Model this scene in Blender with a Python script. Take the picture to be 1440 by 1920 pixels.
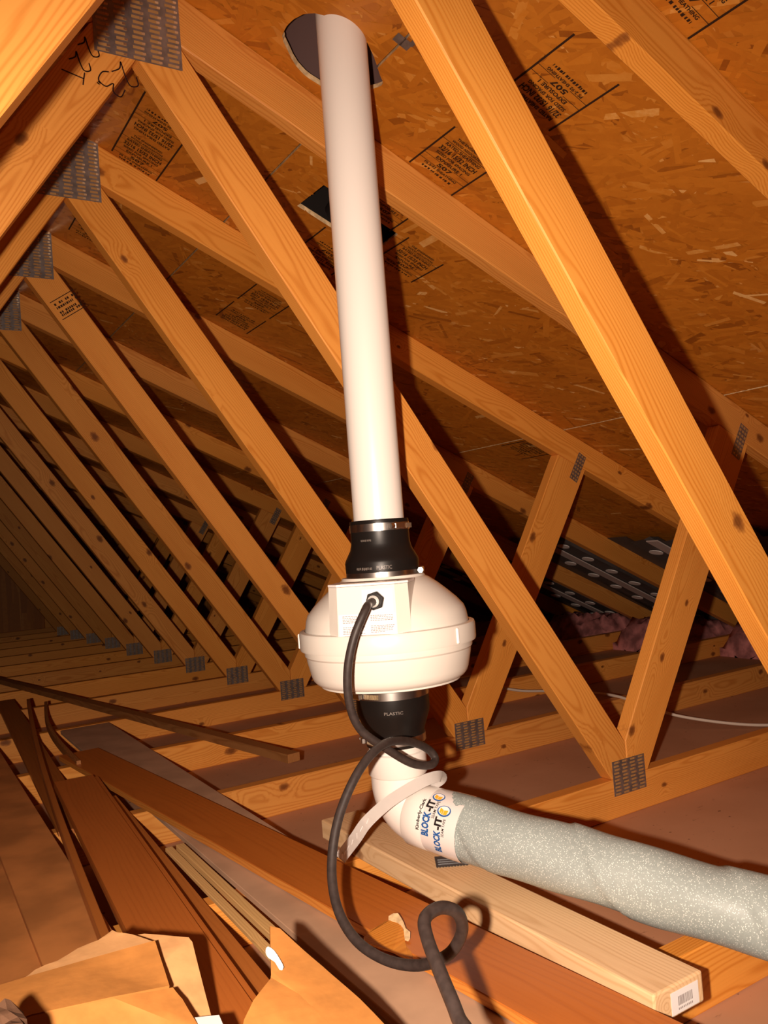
import bpy, bmesh, math, random
import numpy as np
from mathutils import Vector, Matrix
from mathutils.geometry import tessellate_polygon
random.seed(7); rng = np.random.default_rng(7)
for o in list(bpy.data.objects): bpy.data.objects.remove(o)
S = bpy.context.scene; COL = S.collection

# ------------------------------------------------------------------ camera
CAM = Vector((-0.4435, -0.7957, 0.6886))
RT = Vector((0.84729, -0.52556, -0.07670)); DN = Vector((-0.04647, 0.07051, -0.99643)); FW = Vector((0.52909, 0.84783, 0.03532))
cd = bpy.data.cameras.new('camera'); cam = bpy.data.objects.new('camera', cd); COL.objects.link(cam)
cam.matrix_world = Matrix(((RT.x, -DN.x, -FW.x, CAM.x), (RT.y, -DN.y, -FW.y, CAM.y), (RT.z, -DN.z, -FW.z, CAM.z), (0, 0, 0, 1)))
cd.sensor_fit = 'VERTICAL'; cd.sensor_height = 24; cd.lens = 24 * 1558.04 / 1920; cd.clip_start = .02
S.camera = cam
# ------------------------------------------------------------------ world, flash, exposure
W = bpy.data.worlds.new('world'); S.world = W; W.use_nodes = True
W.node_tree.nodes['Background'].inputs[0].default_value = (.02, .01, .006, 1)
W.node_tree.nodes['Background'].inputs[1].default_value = .3
ld = bpy.data.lights.new('camera_flash', 'SPOT'); fl = bpy.data.objects.new('camera_flash', ld); COL.objects.link(fl)
ld.energy = 150; ld.color = (1, .795, .64); ld.shadow_soft_size = .011; ld.spot_size = math.radians(114); ld.spot_blend = 1.0
fl.location = CAM - RT * .085 + DN * .02
fl.rotation_euler = (-(FW + RT * .06 + DN * .10)).to_track_quat('Z', 'Y').to_euler()
S.view_settings.view_transform = 'Standard'; S.view_settings.look = 'None'; S.view_settings.gamma = 1
S.view_settings.use_curve_mapping = False; S.view_settings.exposure = 0.0

# ------------------------------------------------------------------ node helpers
class NT:
    def __init__(s, name):
        s.m = bpy.data.materials.new(name); s.m.use_nodes = True; s.t = s.m.node_tree
        s.b = s.t.nodes['Principled BSDF']
    def n(s, typ, **kw):
        nd = s.t.nodes.new(typ)
        for k, v in kw.items(): setattr(nd, k, v)
        return nd
    def put(s, sock, v):
        if isinstance(v, bpy.types.NodeSocket): s.t.links.new(v, sock)
        elif v is not None: sock.default_value = v
    def math(s, op, a, b=None, c=None, clamp=False):
        nd = s.n('ShaderNodeMath', operation=op); nd.use_clamp = clamp
        for i, v in enumerate((a, b, c)): s.put(nd.inputs[i], v)
        return nd.outputs[0]
    def vmath(s, op, a, b=None):
        nd = s.n('ShaderNodeVectorMath', operation=op)
        s.put(nd.inputs[0], a); s.put(nd.inputs[1], b)
        return nd.outputs['Value'] if op in ('LENGTH', 'DOT_PRODUCT') else nd.outputs[0]
    def mix(s, f, a, b, mode='MIX'):
        nd = s.n('ShaderNodeMix', data_type='RGBA', blend_type=mode)
        s.put(nd.inputs[0], f); s.put(nd.inputs[6], a); s.put(nd.inputs[7], b)
        return nd.outputs[2]
    def ramp(s, f, stops):
        nd = s.n('ShaderNodeValToRGB'); cr = nd.color_ramp
        while len(cr.elements) < len(stops): cr.elements.new(.5)
        for e, (p, c) in zip(cr.elements, stops): e.position = p; e.color = c if len(c) == 4 else (*c, 1)
        s.put(nd.inputs[0], f); return nd.outputs[0]
    def sstep(s, v, lo, hi):
        nd = s.n('ShaderNodeMapRange', interpolation_type='SMOOTHSTEP')
        s.put(nd.inputs[0], v); nd.inputs[1].default_value = lo; nd.inputs[2].default_value = hi
        return nd.outputs[0]
    def noise(s, vec, scale, detail=3, rough=.5):
        nd = s.n('ShaderNodeTexNoise'); s.put(nd.inputs['Vector'], vec)
        nd.inputs['Scale'].default_value = scale; nd.inputs['Detail'].default_value = detail; nd.inputs['Roughness'].default_value = rough
        return nd.outputs[0]
    def coords(s, rnd=True):
        tc = s.n('ShaderNodeTexCoord').outputs['Object']
        if not rnd: return tc, None
        r = s.n('ShaderNodeObjectInfo').outputs['Random']
        cb = s.n('ShaderNodeCombineXYZ')
        s.put(cb.inputs[0], s.math('MULTIPLY', r, 37.)); s.put(cb.inputs[1], s.math('MULTIPLY', r, 0.)); s.put(cb.inputs[2], s.math('MULTIPLY', r, 0.))
        return s.vmath('ADD', tc, cb.outputs[0]), r
    def bump(s, h, strength=.3, dist=.002):
        nd = s.n('ShaderNodeBump'); s.put(nd.inputs['Height'], h)
        nd.inputs['Strength'].default_value = strength; nd.inputs['Distance'].default_value = dist
        s.t.links.new(nd.outputs[0], s.b.inputs['Normal'])
    def done(s, col, rough=.6, spec=.4, metal=0.):
        s.put(s.b.inputs['Base Color'], col if isinstance(col, bpy.types.NodeSocket) else (*col, 1))
        s.put(s.b.inputs['Roughness'], rough); s.b.inputs['Specular IOR Level'].default_value = spec; s.b.inputs['Metallic'].default_value = metal
        return s.m

def wood(name, light, dark, knot, ring=.0042, warp=.012, knots=.55, rough=.5, spec=.25, ringamt=.62, var=.25):
    s = NT(name); p, r = s.coords()
    sep = s.n('ShaderNodeSeparateXYZ'); s.put(sep.inputs[0], p)
    # knots
    vo = s.n('ShaderNodeTexVoronoi'); mk_ = s.n('ShaderNodeCombineXYZ'); s.put(mk_.inputs[0], s.math('MULTIPLY', sep.outputs[0], .62)); s.put(mk_.inputs[1], s.math('ADD', sep.outputs[2], s.math('MULTIPLY', r, 9.))); vo.voronoi_dimensions = '2D'; s.put(vo.inputs['Vector'], mk_.outputs[0]); vo.inputs['Scale'].default_value = 8.5
    cs = s.n('ShaderNodeSeparateColor'); s.put(cs.inputs[0], vo.outputs['Color'])
    has = s.math('GREATER_THAN', cs.outputs[0], knots)
    d = s.math('ADD', s.math('DIVIDE', vo.outputs['Distance'], s.math('MULTIPLY_ADD', cs.outputs[1], 1.0, .45)), s.math('MULTIPLY', s.math('SUBTRACT', s.noise(p, 90, 2), .5), .07))
    kn = s.math('MULTIPLY', has, s.math('SUBTRACT', 1., s.sstep(d, .055, .10)))
    kcore = s.math('MULTIPLY', has, s.math('SUBTRACT', 1., s.sstep(d, .03, .06)))
    halo = s.math('MULTIPLY', has, s.math('SUBTRACT', 1., s.sstep(d, .05, .38)))
    # rings round a pith that wanders along the length
    m = s.n('ShaderNodeMapping'); s.put(m.inputs[0], p); m.inputs['Scale'].default_value = (1.6, 5, 5)
    w1 = s.math('MULTIPLY', s.math('SUBTRACT', s.noise(m.outputs[0], 1.0, 3), .5), warp * 4)
    oy = s.math('ADD', sep.outputs[1], s.math('ADD', s.math('MULTIPLY', r, .05), .012))
    oz = s.math('ADD', sep.outputs[2], s.math('MULTIPLY', s.math('SUBTRACT', s.math('FRACT', s.math('MULTIPLY', r, 13.7)), .5), .10))
    cb = s.n('ShaderNodeCombineXYZ'); s.put(cb.inputs[1], oy); s.put(cb.inputs[2], oz)
    rad = s.math('ADD', s.math('ADD', s.vmath('LENGTH', cb.outputs[0]), w1), s.math('MULTIPLY', halo, .012))
    sn = s.math('SINE', s.math('MULTIPLY', rad, 2 * math.pi / ring))
    rg = s.math('POWER', s.math('MULTIPLY_ADD', sn, .5, .5), 2.5)
    m2 = s.n('ShaderNodeMapping'); s.put(m2.inputs[0], p); m2.inputs['Scale'].default_value = (6, 220, 220)
    fib = s.noise(m2.outputs[0], 1.0, 3, .65)
    m3 = s.n('ShaderNodeMapping'); s.put(m3.inputs[0], p); m3.inputs['Scale'].default_value = (2.2, 14, 14)
    blot = s.noise(m3.outputs[0], 1.0, 3)
    f = s.math('MULTIPLY', rg, ringamt)
    f = s.math('ADD', f, s.math('MULTIPLY', s.math('SUBTRACT', fib, .5), .7))
    f = s.math('ADD', f, s.math('MULTIPLY', s.math('SUBTRACT', blot, .5), .9), clamp=True)
    c = s.mix(f, (*light, 1), (*dark, 1))
    hv = s.n('ShaderNodeHueSaturation'); s.put(hv.inputs['Color'], c)
    s.put(hv.inputs['Value'], s.math('MULTIPLY_ADD', s.math('FRACT', s.math('MULTIPLY', r, 7.31)), var, 1 - var * .6))
    s.put(hv.inputs['Saturation'], s.math('MULTIPLY_ADD', s.math('FRACT', s.math('MULTIPLY', r, 5.17)), .03, .99))
    c = s.mix(s.math('MULTIPLY', kn, .75), hv.outputs[0], (*knot, 1))
    c = s.mix(s.math('MULTIPLY', kcore, .5), c, (knot[0] * .5, knot[1] * .5, knot[2] * .5, 1))
    s.bump(s.math('ADD', s.math('MULTIPLY', rg, -.4), fib), .25, .0008)
    return s.done(c, rough, spec)

def flat(name, col, rough=.6, spec=.3, metal=0., nscale=0, namt=.15, bumps=0):
    s = NT(name)
    if nscale:
        p, r = s.coords(); nz = s.noise(p, nscale, 4)
        c = s.mix(s.math('MULTIPLY', s.sstep(nz, .3, .7), 1.), (*[v * (1 - namt) for v in col], 1), (*[min(1, v * (1 + namt)) for v in col], 1))
        if bumps: s.bump(nz, bumps, .002)
    else: c = col
    return s.done(c, rough, spec, metal)

M = {}
M['truss'] = wood('truss_lumber', (.82, .345, .070), (.60, .195, .026), (.20, .052, .012), knots=.60)
M['stud'] = wood('whitewood', (.80, .53, .29), (.60, .35, .16), (.36, .17, .07), ring=.005, knots=.55, var=.1, ringamt=.55)
M['plank'] = wood('brown_plank', (.46, .15, .030), (.31, .085, .015), (.10, .03, .01), ring=.009, knots=.97, rough=.42, spec=.5, ringamt=.3, var=.3)
M['plank_red'] = wood('reddish_plank', (.50, .145, .026), (.36, .088, .014), (.10, .03, .01), ring=.009, knots=.97, rough=.36, spec=.5, ringamt=.3, var=.2)
M['plank_dusty'] = flat('dusty_plank', (.50, .20, .058), .65, .3, nscale=9, namt=.2)
M['plank_grey'] = flat('grey_board', (.52, .32, .20), .8, .2, nscale=9, namt=.12)
M['edge'] = wood('plank_edge', (.74, .28, .045), (.55, .17, .022), (.2, .06, .01), knots=.99)
M['pale'] = wood('pale_strip', (.80, .50, .20), (.64, .35, .12), (.4, .2, .08), knots=.97)
M['stick'] = wood('dark_stick', (.40, .17, .055), (.26, .09, .025), (.12, .04, .012), knots=.9)
M['pvc'] = flat('white_pvc', (.80, .745, .69), .28, .5)
M['fan'] = flat('fan_plastic', (.75, .70, .63), .34, .45)
M['fan_in'] = flat('fan_seam', (.60, .50, .42), .5, .3)
M['rubber'] = flat('black_rubber', (.010, .0075, .0065), .38, .25)
M['rubber_mark'] = flat('rubber_lettering', (.16, .13, .11), .4, .5)
M['cord'] = flat('cord_jacket', (.036, .025, .022), .5, .35, nscale=120, namt=.18)
M['steel'] = flat('steel_band', (.62, .58, .54), .28, .5, 1.)
M['galv'] = flat('galvanised_plate', (.30, .265, .25), .42, .5, .75, nscale=50, namt=.2)
M['slot'] = flat('punched_slot', (.40, .21, .075), .6, .3)
M['tooth'] = flat('tooth_edge', (.80, .66, .45), .22, .5, .9)
M['ink'] = flat('stamp_ink', (.030, .012, .006), .7, .2)
M['pencil'] = flat('marker_ink', (.035, .012, .012), .6, .2)
M['label'] = flat('label_paper', (.86, .82, .80), .5, .3)
M['print'] = flat('label_print', (.30, .25, .24), .7, .2)
M['blackink'] = flat('black_print', (.015, .012, .012), .5, .3)
M['bluecol'] = flat('blue_print', (.02, .10, .32), .45, .3)
M['yellow'] = flat('yellow_print', (.80, .43, .03), .45, .3)
M['box_vent'] = flat('black_vent_plastic', (.02, .016, .015), .25, .5)
M['cut_edge'] = flat('pale_cut_edge', (.72, .50, .27), .8, .2, nscale=80, namt=.25)
M['cable'] = flat('white_cable', (.66, .55, .45), .5, .3)
M['pink'] = flat('pink_insulation', (.52, .20, .19), .95, .05, nscale=18, namt=.45, bumps=.8)
M['baffle'] = flat('foam_baffle', (.20, .17, .16), .5, .4, nscale=6, namt=.15)
M['baffle_rib'] = flat('foam_baffle_rib', (.60, .50, .46), .5, .4)
M['baffle_highlight'] = flat('foam_baffle_oval', (.85, .78, .74), .6, .3)  # highlights on the foam bumps, put into the colour as white
M['dark_gap'] = flat('dark_underlay', (.05, .03, .03), .9, .1)
M['flash_boot'] = flat('vent_flashing', (.10, .055, .05), .8, .2)
M['serr'] = flat('grey_cutter', (.16, .16, .165), .4, .5, .6)
M['strap'] = flat('white_strap', (.82, .78, .75), .2, .6)
M['chunk'] = wood('weathered_scrap', (.10, .05, .028), (.045, .02, .01), (.05, .02, .01), ring=.02, knots=.95, rough=.7)

def m_card(name, base):
    s = NT(name); p, r = s.coords()
    m = s.n('ShaderNodeMapping'); s.put(m.inputs[0], p); m.inputs['Scale'].default_value = (5, 40, 40)
    f = s.math('ADD', s.math('MULTIPLY', s.noise(m.outputs[0], 1, 4), .5), s.math('MULTIPLY', s.noise(p, 55, 4), .5))
    c = s.ramp(f, [(.3, [v * .78 for v in base]), (.55, base), (.75, [min(1, v * 1.1) for v in base])])
    s.bump(s.math('ADD', s.noise(p, 60, 3), s.math('MULTIPLY', s.noise(m.outputs[0], .6, 3), 2.)), .3, .0015)
    return s.done(c, .75, .25)
M['card'] = m_card('cardboard', (.45, .185, .043))
M['card_in'] = m_card('cardboard_liner', (.60, .32, .13))

def m_osb():
    s = NT('osb_board'); p, r = s.coords()
    outs = None
    c = None
    for i, (ang, L, Wd) in enumerate(((.3, .07, .016), (1.2, .055, .013), (-.5, .08, .018))):
        m = s.n('ShaderNodeMapping'); s.put(m.inputs[0], p); m.inputs['Rotation'].default_value = (0, 0, ang); m.inputs['Scale'].default_value = (1 / L, 1 / Wd, 1)
        v = s.n('ShaderNodeTexVoronoi', distance='CHEBYCHEV'); s.put(v.inputs['Vector'], m.outputs[0]); v.inputs['Scale'].default_value = 1
        cs = s.n('ShaderNodeSeparateColor'); s.put(cs.inputs[0], v.outputs['Color'])
        k = s.ramp(cs.outputs[0], [(0, (.40, .125, .009)), (.5, (.50, .165, .013)), (.9, (.56, .20, .02)), (1, (.70, .33, .08))])
        c = k if c is None else s.mix(s.math('GREATER_THAN', cs.outputs[1], .6), c, k)
    nz = s.noise(p, 30, 4)
    c = s.mix(s.math('MULTIPLY', s.sstep(nz, .35, .7), .35), c, (.36, .11, .009, 1))
    s.bump(nz, .3, .001)
    return s.done(c, .5, .4)
M['osb'] = m_osb()
def m_strand():
    s = NT('osb_strand'); p, r = s.coords()
    a = s.n('ShaderNodeAttribute'); a.attribute_name = 'tint'
    nz = s.noise(p, 45, 4, .7); big = s.noise(p, 2.2, 3)
    cs = s.n('ShaderNodeSeparateColor'); s.put(cs.inputs[0], a.outputs['Color'])
    f = s.math('ADD', cs.outputs[0], s.math('MULTIPLY', s.math('SUBTRACT', nz, .5), .35))
    f = s.math('ADD', f, s.math('MULTIPLY', s.math('SUBTRACT', big, .5), .25), clamp=True)
    c = s.ramp(f, [(0, (.27, .075, .006)), (.3, (.44, .135, .010)), (.65, (.56, .19, .016)), (.85, (.64, .27, .045)), (1, (.80, .46, .16))])
    s.bump(nz, .3, .0008)
    return s.done(c, .45, .45)
M['strand'] = m_strand()
def m_floor():
    s = NT('drywall_back'); p, r = s.coords(False)
    n1 = s.noise(p, 3.5, 5); n2 = s.noise(p, 70, 3)
    m = s.n('ShaderNodeMapping'); s.put(m.inputs[0], p); m.inputs['Scale'].default_value = (14, 60, 1); m.inputs['Rotation'].default_value = (0, 0, .5)
    n3 = s.noise(m.outputs[0], 1, 5, .7)
    c = s.mix(s.sstep(n1, .3, .7), (.52, .265, .145, 1), (.60, .32, .185, 1))
    c = s.mix(s.math('MULTIPLY', s.sstep(n3, .62, .74), .6), c, (.12, .05, .025, 1))
    c = s.mix(s.math('MULTIPLY', s.sstep(n2, .70, .76), .8), c, (.10, .04, .02, 1))
    return s.done(c, .9, .1)
M['floor'] = m_floor()
def m_foam():
    s = NT('foam_wrap'); p, r = s.coords(False)
    v = s.n('ShaderNodeTexVoronoi'); s.put(v.inputs['Vector'], p); v.inputs['Scale'].default_value = 640
    cs = s.n('ShaderNodeSeparateColor'); s.put(cs.inputs[0], v.outputs['Color'])
    glint = s.math('MULTIPLY', s.math('GREATER_THAN', cs.outputs[0], .74), s.math('SUBTRACT', 1., s.sstep(v.outputs['Distance'], .2, .55)))
    nz = s.noise(p, 160, 3)
    c = s.mix(nz, (.27, .31, .30, 1), (.36, .41, .39, 1))
    c = s.mix(glint, c, (.80, .85, .80, 1))  # specular sparkle of the foam painted in as white flecks
    s.bump(cs.outputs[1], .35, .0012)
    return s.done(c, s.math('MULTIPLY_ADD', glint, -.25, .48), .55)
M['foam'] = m_foam()
s_ = NT('clear_tape'); M['tape'] = s_.done((.80, .73, .70), .18, .6)

# ------------------------------------------------------------------ object helpers
def link(o, parent=None):
    COL.objects.link(o)
    if parent is not None: o.parent = parent
    return o
def tag(o, label=None, cat=None, group=None, kind=None):
    for k, v in (('label', label), ('category', cat), ('group', group), ('kind', kind)):
        if v: o[k] = v
    return o
def empty(name, loc=(0, 0, 0), label=None, cat=None, group=None, kind=None):
    o = bpy.data.objects.new(name, None); o.empty_display_size = .05; o.location = loc
    link(o); return tag(o, label, cat, group, kind)
def mobj(name, me, mat, parent=None, loc=(0, 0, 0), rot=(0, 0, 0)):
    if mat and not me.materials:
        for k in (mat if isinstance(mat, (list, tuple)) else [mat]): me.materials.append(M[k])
    o = bpy.data.objects.new(name, me); o.location = loc; o.rotation_euler = rot
    return link(o, parent)
def bm2me(bm, name, smooth=None):
    bmesh.ops.recalc_face_normals(bm, faces=bm.faces[:])
    me = bpy.data.meshes.new(name); bm.to_mesh(me); bm.free()
    if smooth is not None:
        me.shade_smooth() if smooth is True else me.set_sharp_from_angle(angle=smooth)
        if smooth is not True:
            pass
    return me
def smooth_me(me, ang=math.radians(35)):
    for p in me.polygons: p.use_smooth = True
    me.set_sharp_from_angle(angle=ang); return me
def add_box(bm, x0, x1, y0, y1, z0, z1, mi=0):
    v = [bm.verts.new(p) for p in ((x0, y0, z0), (x1, y0, z0), (x1, y1, z0), (x0, y1, z0), (x0, y0, z1), (x1, y0, z1), (x1, y1, z1), (x0, y1, z1))]
    for f in ((3, 2, 1, 0), (4, 5, 6, 7), (0, 1, 5, 4), (1, 2, 6, 5), (2, 3, 7, 6), (3, 0, 4, 7)):
        bm.faces.new([v[i] for i in f]).material_index = mi
    return v
def bevel(bm, w, seg=1):
    bmesh.ops.bevel(bm, geom=bm.edges[:], offset=w, segments=seg, affect='EDGES', profile=.5)
def box_me(name, sx, sy, sz, bev=.002):
    bm = bmesh.new(); add_box(bm, -sx / 2, sx / 2, -sy / 2, sy / 2, -sz / 2, sz / 2)
    if bev: bevel(bm, bev)
    return bm2me(bm, name)
def prism(bm, loop, a, b, put):
    """extrude a 2-D loop between heights a and b; put(u, v, h) gives the point"""
    lo = [bm.verts.new(put(u, v, a)) for u, v in loop]; hi = [bm.verts.new(put(u, v, b)) for u, v in loop]
    bm.faces.new(lo[::-1]); bm.faces.new(hi); n = len(loop)
    for i in range(n): bm.faces.new((lo[i], lo[(i + 1) % n], hi[(i + 1) % n], hi[i]))
def lathe_me(name, prof, n=64, close=False):
    bm = bmesh.new(); rings = []
    for r, z in prof:
        if r < 1e-6: rings.append([bm.verts.new((0, 0, z))])
        else: rings.append([bm.verts.new((r * math.cos(2 * math.pi * i / n), r * math.sin(2 * math.pi * i / n), z)) for i in range(n)])
    if close: rings.append(rings[0])
    for a, b in zip(rings[:-1], rings[1:]):
        for i in range(n):
            j = (i + 1) % n
            if len(a) == 1 and len(b) == 1: continue
            if len(a) == 1: bm.faces.new((a[0], b[i], b[j]))
            elif len(b) == 1: bm.faces.new((a[i], b[0], a[j]))
            else: bm.faces.new((a[i], b[i], b[j], a[j]))
    return smooth_me(bm2me(bm, name), math.radians(28))
def frames(pts):
    P = [Vector(p) for p in pts]; T = []
    for i in range(len(P)):
        T.append((P[min(i + 1, len(P) - 1)] - P[max(i - 1, 0)]).normalized())
    up = Vector((0, 0, 1)) if abs(T[0].z) < .9 else Vector((1, 0, 0))
    N = [(up - T[0] * up.dot(T[0])).normalized()]
    for i in range(1, len(P)):
        v = N[-1] - T[i] * N[-1].dot(T[i]); N.append(v.normalized())
    return P, T, N
def tube_me(name, pts, rad, n=16, cap=True, rf=None):
    P, T, N = frames(pts); bm = bmesh.new(); R = []
    for i, (p, t, nn) in enumerate(zip(P, T, N)):
        b = t.cross(nn); r = rad[i] if isinstance(rad, (list, tuple)) else rad
        ring = []
        for k in range(n):
            a = 2 * math.pi * k / n; rr = rf(i, a, r) if rf else r
            ring.append(bm.verts.new(p + (nn * math.cos(a) + b * math.sin(a)) * rr))
        R.append(ring)
    for a, b in zip(R[:-1], R[1:]):
        for k in range(n): bm.faces.new((a[k], a[(k + 1) % n], b[(k + 1) % n], b[k]))
    if cap: bm.faces.new(R[0][::-1]); bm.faces.new(R[-1])
    return smooth_me(bm2me(bm, name), math.radians(50))
def spline(pts, per=10):
    P = [Vector(p) for p in pts]; P = [P[0] * 2 - P[1]] + P + [P[-1] * 2 - P[-2]]; out = []
    for i in range(1, len(P) - 2):
        a, b, c, d = P[i - 1:i + 3]
        for k in range(per):
            t = k / per
            out.append(.5 * ((2 * b) + (c - a) * t + (2 * a - 5 * b + 4 * c - d) * t * t + (3 * b - a - 3 * c + d) * t ** 3))
    out.append(P[-2]); return out
def text_geo(body, size, align='LEFT', bold=0):
    cu = bpy.data.curves.new('txt', 'FONT'); cu.body = body; cu.size = size; cu.align_x = align; cu.resolution_u = 2; cu.offset = bold
    o = bpy.data.objects.new('txt', cu); me = bpy.data.meshes.new_from_object(o)
    V = [v.co.copy() for v in me.vertices]; F = [list(p.vertices) for p in me.polygons]
    bpy.data.objects.remove(o); bpy.data.curves.remove(cu); bpy.data.meshes.remove(me)
    return V, F
def text_fit(body, width, height, bold=0):
    if body == '':            # print too worn to read: a row of broken marks
        V = []; F = []; u = 0
        while u < width:
            w = width * random.uniform(.03, .07); b = len(V); h0 = height * random.uniform(0, .25)
            V += [(u, h0), (min(width, u + w), h0), (min(width, u + w), height), (u, height * random.uniform(.7, 1))]; F.append([b, b + 1, b + 2, b + 3]); u += w * random.uniform(1.3, 2.0)
        return V, F
    V, F = text_geo(body, 1, bold=bold)
    x0 = min(v.x for v in V); x1 = max(v.x for v in V); y0 = min(v.y for v in V); y1 = max(v.y for v in V)
    return [((v.x - x0) / (x1 - x0) * width, (v.y - y0) / (y1 - y0) * height) for v in V], F
def geo_me(name, items, put):
    """items: list of (verts2d, faces); put(u, v) -> point"""
    VV = []; FF = []
    for V, F in items:
        b = len(VV); VV += [put(u, v) for u, v in V]; FF += [[i + b for i in f] for f in F]
    me = bpy.data.meshes.new(name); me.from_pydata(VV, [], FF); return me
def rect(u0, u1, v0, v1): return ([(u0, v0), (u1, v0), (u1, v1), (u0, v1)], [[0, 1, 2, 3]])
def shift(item, du, dv): return ([(u + du, v + dv) for u, v in item[0]], item[1])

# ================================================================== STRUCTURE
SP = .6182; TH = .038; DP = .089
PITCH = .4698; RZ = 1.7505; CL = 1.6521        # roof underside height at the ridge, chord lower edge at the ridge
KF = 13
Y0, Y1 = -2.45, KF * SP + TH
SL = math.sqrt(1 + PITCH ** 2); AN = math.atan(PITCH)
EAVE = 3.70

fl_me = box_me('floor', 2 * EAVE, Y1 - Y0 + .3, .016, 0)
floor = tag(mobj('floor', fl_me, 'floor', None, (0, (Y0 + Y1) / 2, -.008)), 'dusty brown back of the ceiling drywall between the truss bottom chords', None, None, 'structure')

# roof sheathing: panels in strips down each slope, joints on the trusses
ceiling = empty('ceiling', (0, 0, 0), 'orange brown oriented strand board roof sheathing', None, None, 'structure')
STRIPS = [(.004, .395), (.399, 1.561), (1.565, 2.665), (2.669, EAVE)]
def ty(k): return k * SP + TH / 2
CUTS = [[-3, 1, 5, 9, 13], [-1 - 3, -1, 3, 7, 11, 13], [-3, 1, 5, 9, 13], [-4, -1, 3, 7, 11, 13]]
HOLE = [(.249, .538), (.247, .514), (.252, .478), (.268, .447), (.308, .425), (.348, .421), (.380, .440), (.409, .467), (.423, .480), (.419, .506), (.400, .545), (.375, .575), (.349, .588), (.316, .591), (.290, .580), (.271, .564), (.256, .551)]
def dense(loop, per=3, jit=.0):
    out = []
    P = [Vector((a, b, 0)) for a, b in loop]; n = len(P)
    for i in range(n):
        a, b, c, d = P[i - 1], P[i], P[(i + 1) % n], P[(i + 2) % n]
        for k in range(per):
            t = k / per; v = .5 * ((2 * b) + (c - a) * t + (2 * a - 5 * b + 4 * c - d) * t * t + (3 * b - a - 3 * c + d) * t ** 3)
            out.append((v.x + random.uniform(-jit, jit), v.y + random.uniform(-jit, jit)))
    return out
HOLE = dense(HOLE, 3, .0007)
VENT = [(.486, .985), (.49, .853), (.684, .849), (.69, .982)]
def panel_obj(x0, x1, y0, y1, side):
    """x0,x1: plan distance from the ridge. Local X runs down the slope, local Y along the ridge (mirrored on the left)."""
    xc, yc = (x0 + x1) / 2, (y0 + y1) / 2
    org = Vector((side * xc, yc, RZ - PITCH * xc))
    outer = [(x0, y0), (x1, y0), (x1, y1), (x0, y1)]; holes = []
    if side > 0:
        hx = [p[0] for p in HOLE]
        if x0 < .3 < x1 and y0 < .5 < y1:       # hole notch, open on the x1 side
            inside = [p for p in HOLE if p[0] < x1]
            i0 = min(range(len(HOLE)), key=lambda i: HOLE[i][0])
            loop = HOLE[i0:] + HOLE[:i0]         # starts at the leftmost point
            # low y part first
            a = [p for p in loop if p[0] < x1 and p[1] < .5]; b = [p for p in loop if p[0] < x1 and p[1] >= .5]
            cut = sorted([p for p in loop if p[0] < x1], key=lambda p: math.atan2(p[1] - .505, p[0] - .34))
            cut = [p for p in cut]
            # angles run from -pi..pi ; open at angle 0 -> go from small negative to -pi, then pi to small positive
            neg = [p for p in cut if math.atan2(p[1] - .505, p[0] - .34) < 0][::-1]; pos = [p for p in cut if math.atan2(p[1] - .505, p[0] - .34) >= 0][::-1]
            outer = [(x0, y0), (x1, y0), (x1, neg[0][1] + .004)] + neg + pos + [(x1, pos[-1][1] - .004), (x1, y1), (x0, y1)]
        if x0 > .39 and x0 < .41 and y0 < .5 < y1:
            cut = sorted([p for p in HOLE if p[0] > x0], key=lambda p: p[1])
            outer = [(x0, y0), (x1, y0), (x1, y1), (x0, y1), (x0, cut[-1][1])] + cut[::-1] + [(x0, cut[0][1])]
            holes = [VENT]
    def loc(x, y, h): return Vector((side * (x - xc) * SL, y - yc, h))
    loops = [outer] + holes; bm = bmesh.new(); t = .011
    flatp = [p for l in loops for p in l]
    tris = tessellate_polygon([[Vector((a, b, 0)) for a, b in l] for l in loops])
    lo = [bm.verts.new(loc(a, b, 0)) for a, b in flatp]; hi = [bm.verts.new(loc(a, b, t)) for a, b in flatp]
    for tr in tris:
        try:
            bm.faces.new([lo[i] for i in tr]); bm.faces.new([hi[i] for i in tr[::-1]])
        except ValueError: pass
    k = 0
    for li, l in enumerate(loops):
        n = len(l)
        for i in range(n):
            f = bm.faces.new((lo[k + i], lo[k + (i + 1) % n], hi[k + (i + 1) % n], hi[k + i])); f.material_index = 1
        k += n
    me = bm2me(bm, 'osb_panel'); me.materials.append(M['osb']); me.materials.append(M['cut_edge'])
    o = mobj('osb_panel', me, None, ceiling, org, (0, side * AN, 0))
    return o
PAN = {}
for side in (1, -1):
    for si, (x0, x1) in enumerate(STRIPS):
        c = CUTS[si]
        for a, b in zip(c[:-1], c[1:]):
            ya = max(ty(a) + .0015, Y0 - .1); yb = ty(b) - .0015 if b < KF else Y1 + .02
            if side < 0 and b <= 1 and False: continue
            o = panel_obj(x0, x1, ya, yb, side); PAN[(side, si, a)] = (o, x0, x1, ya, yb)

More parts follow.
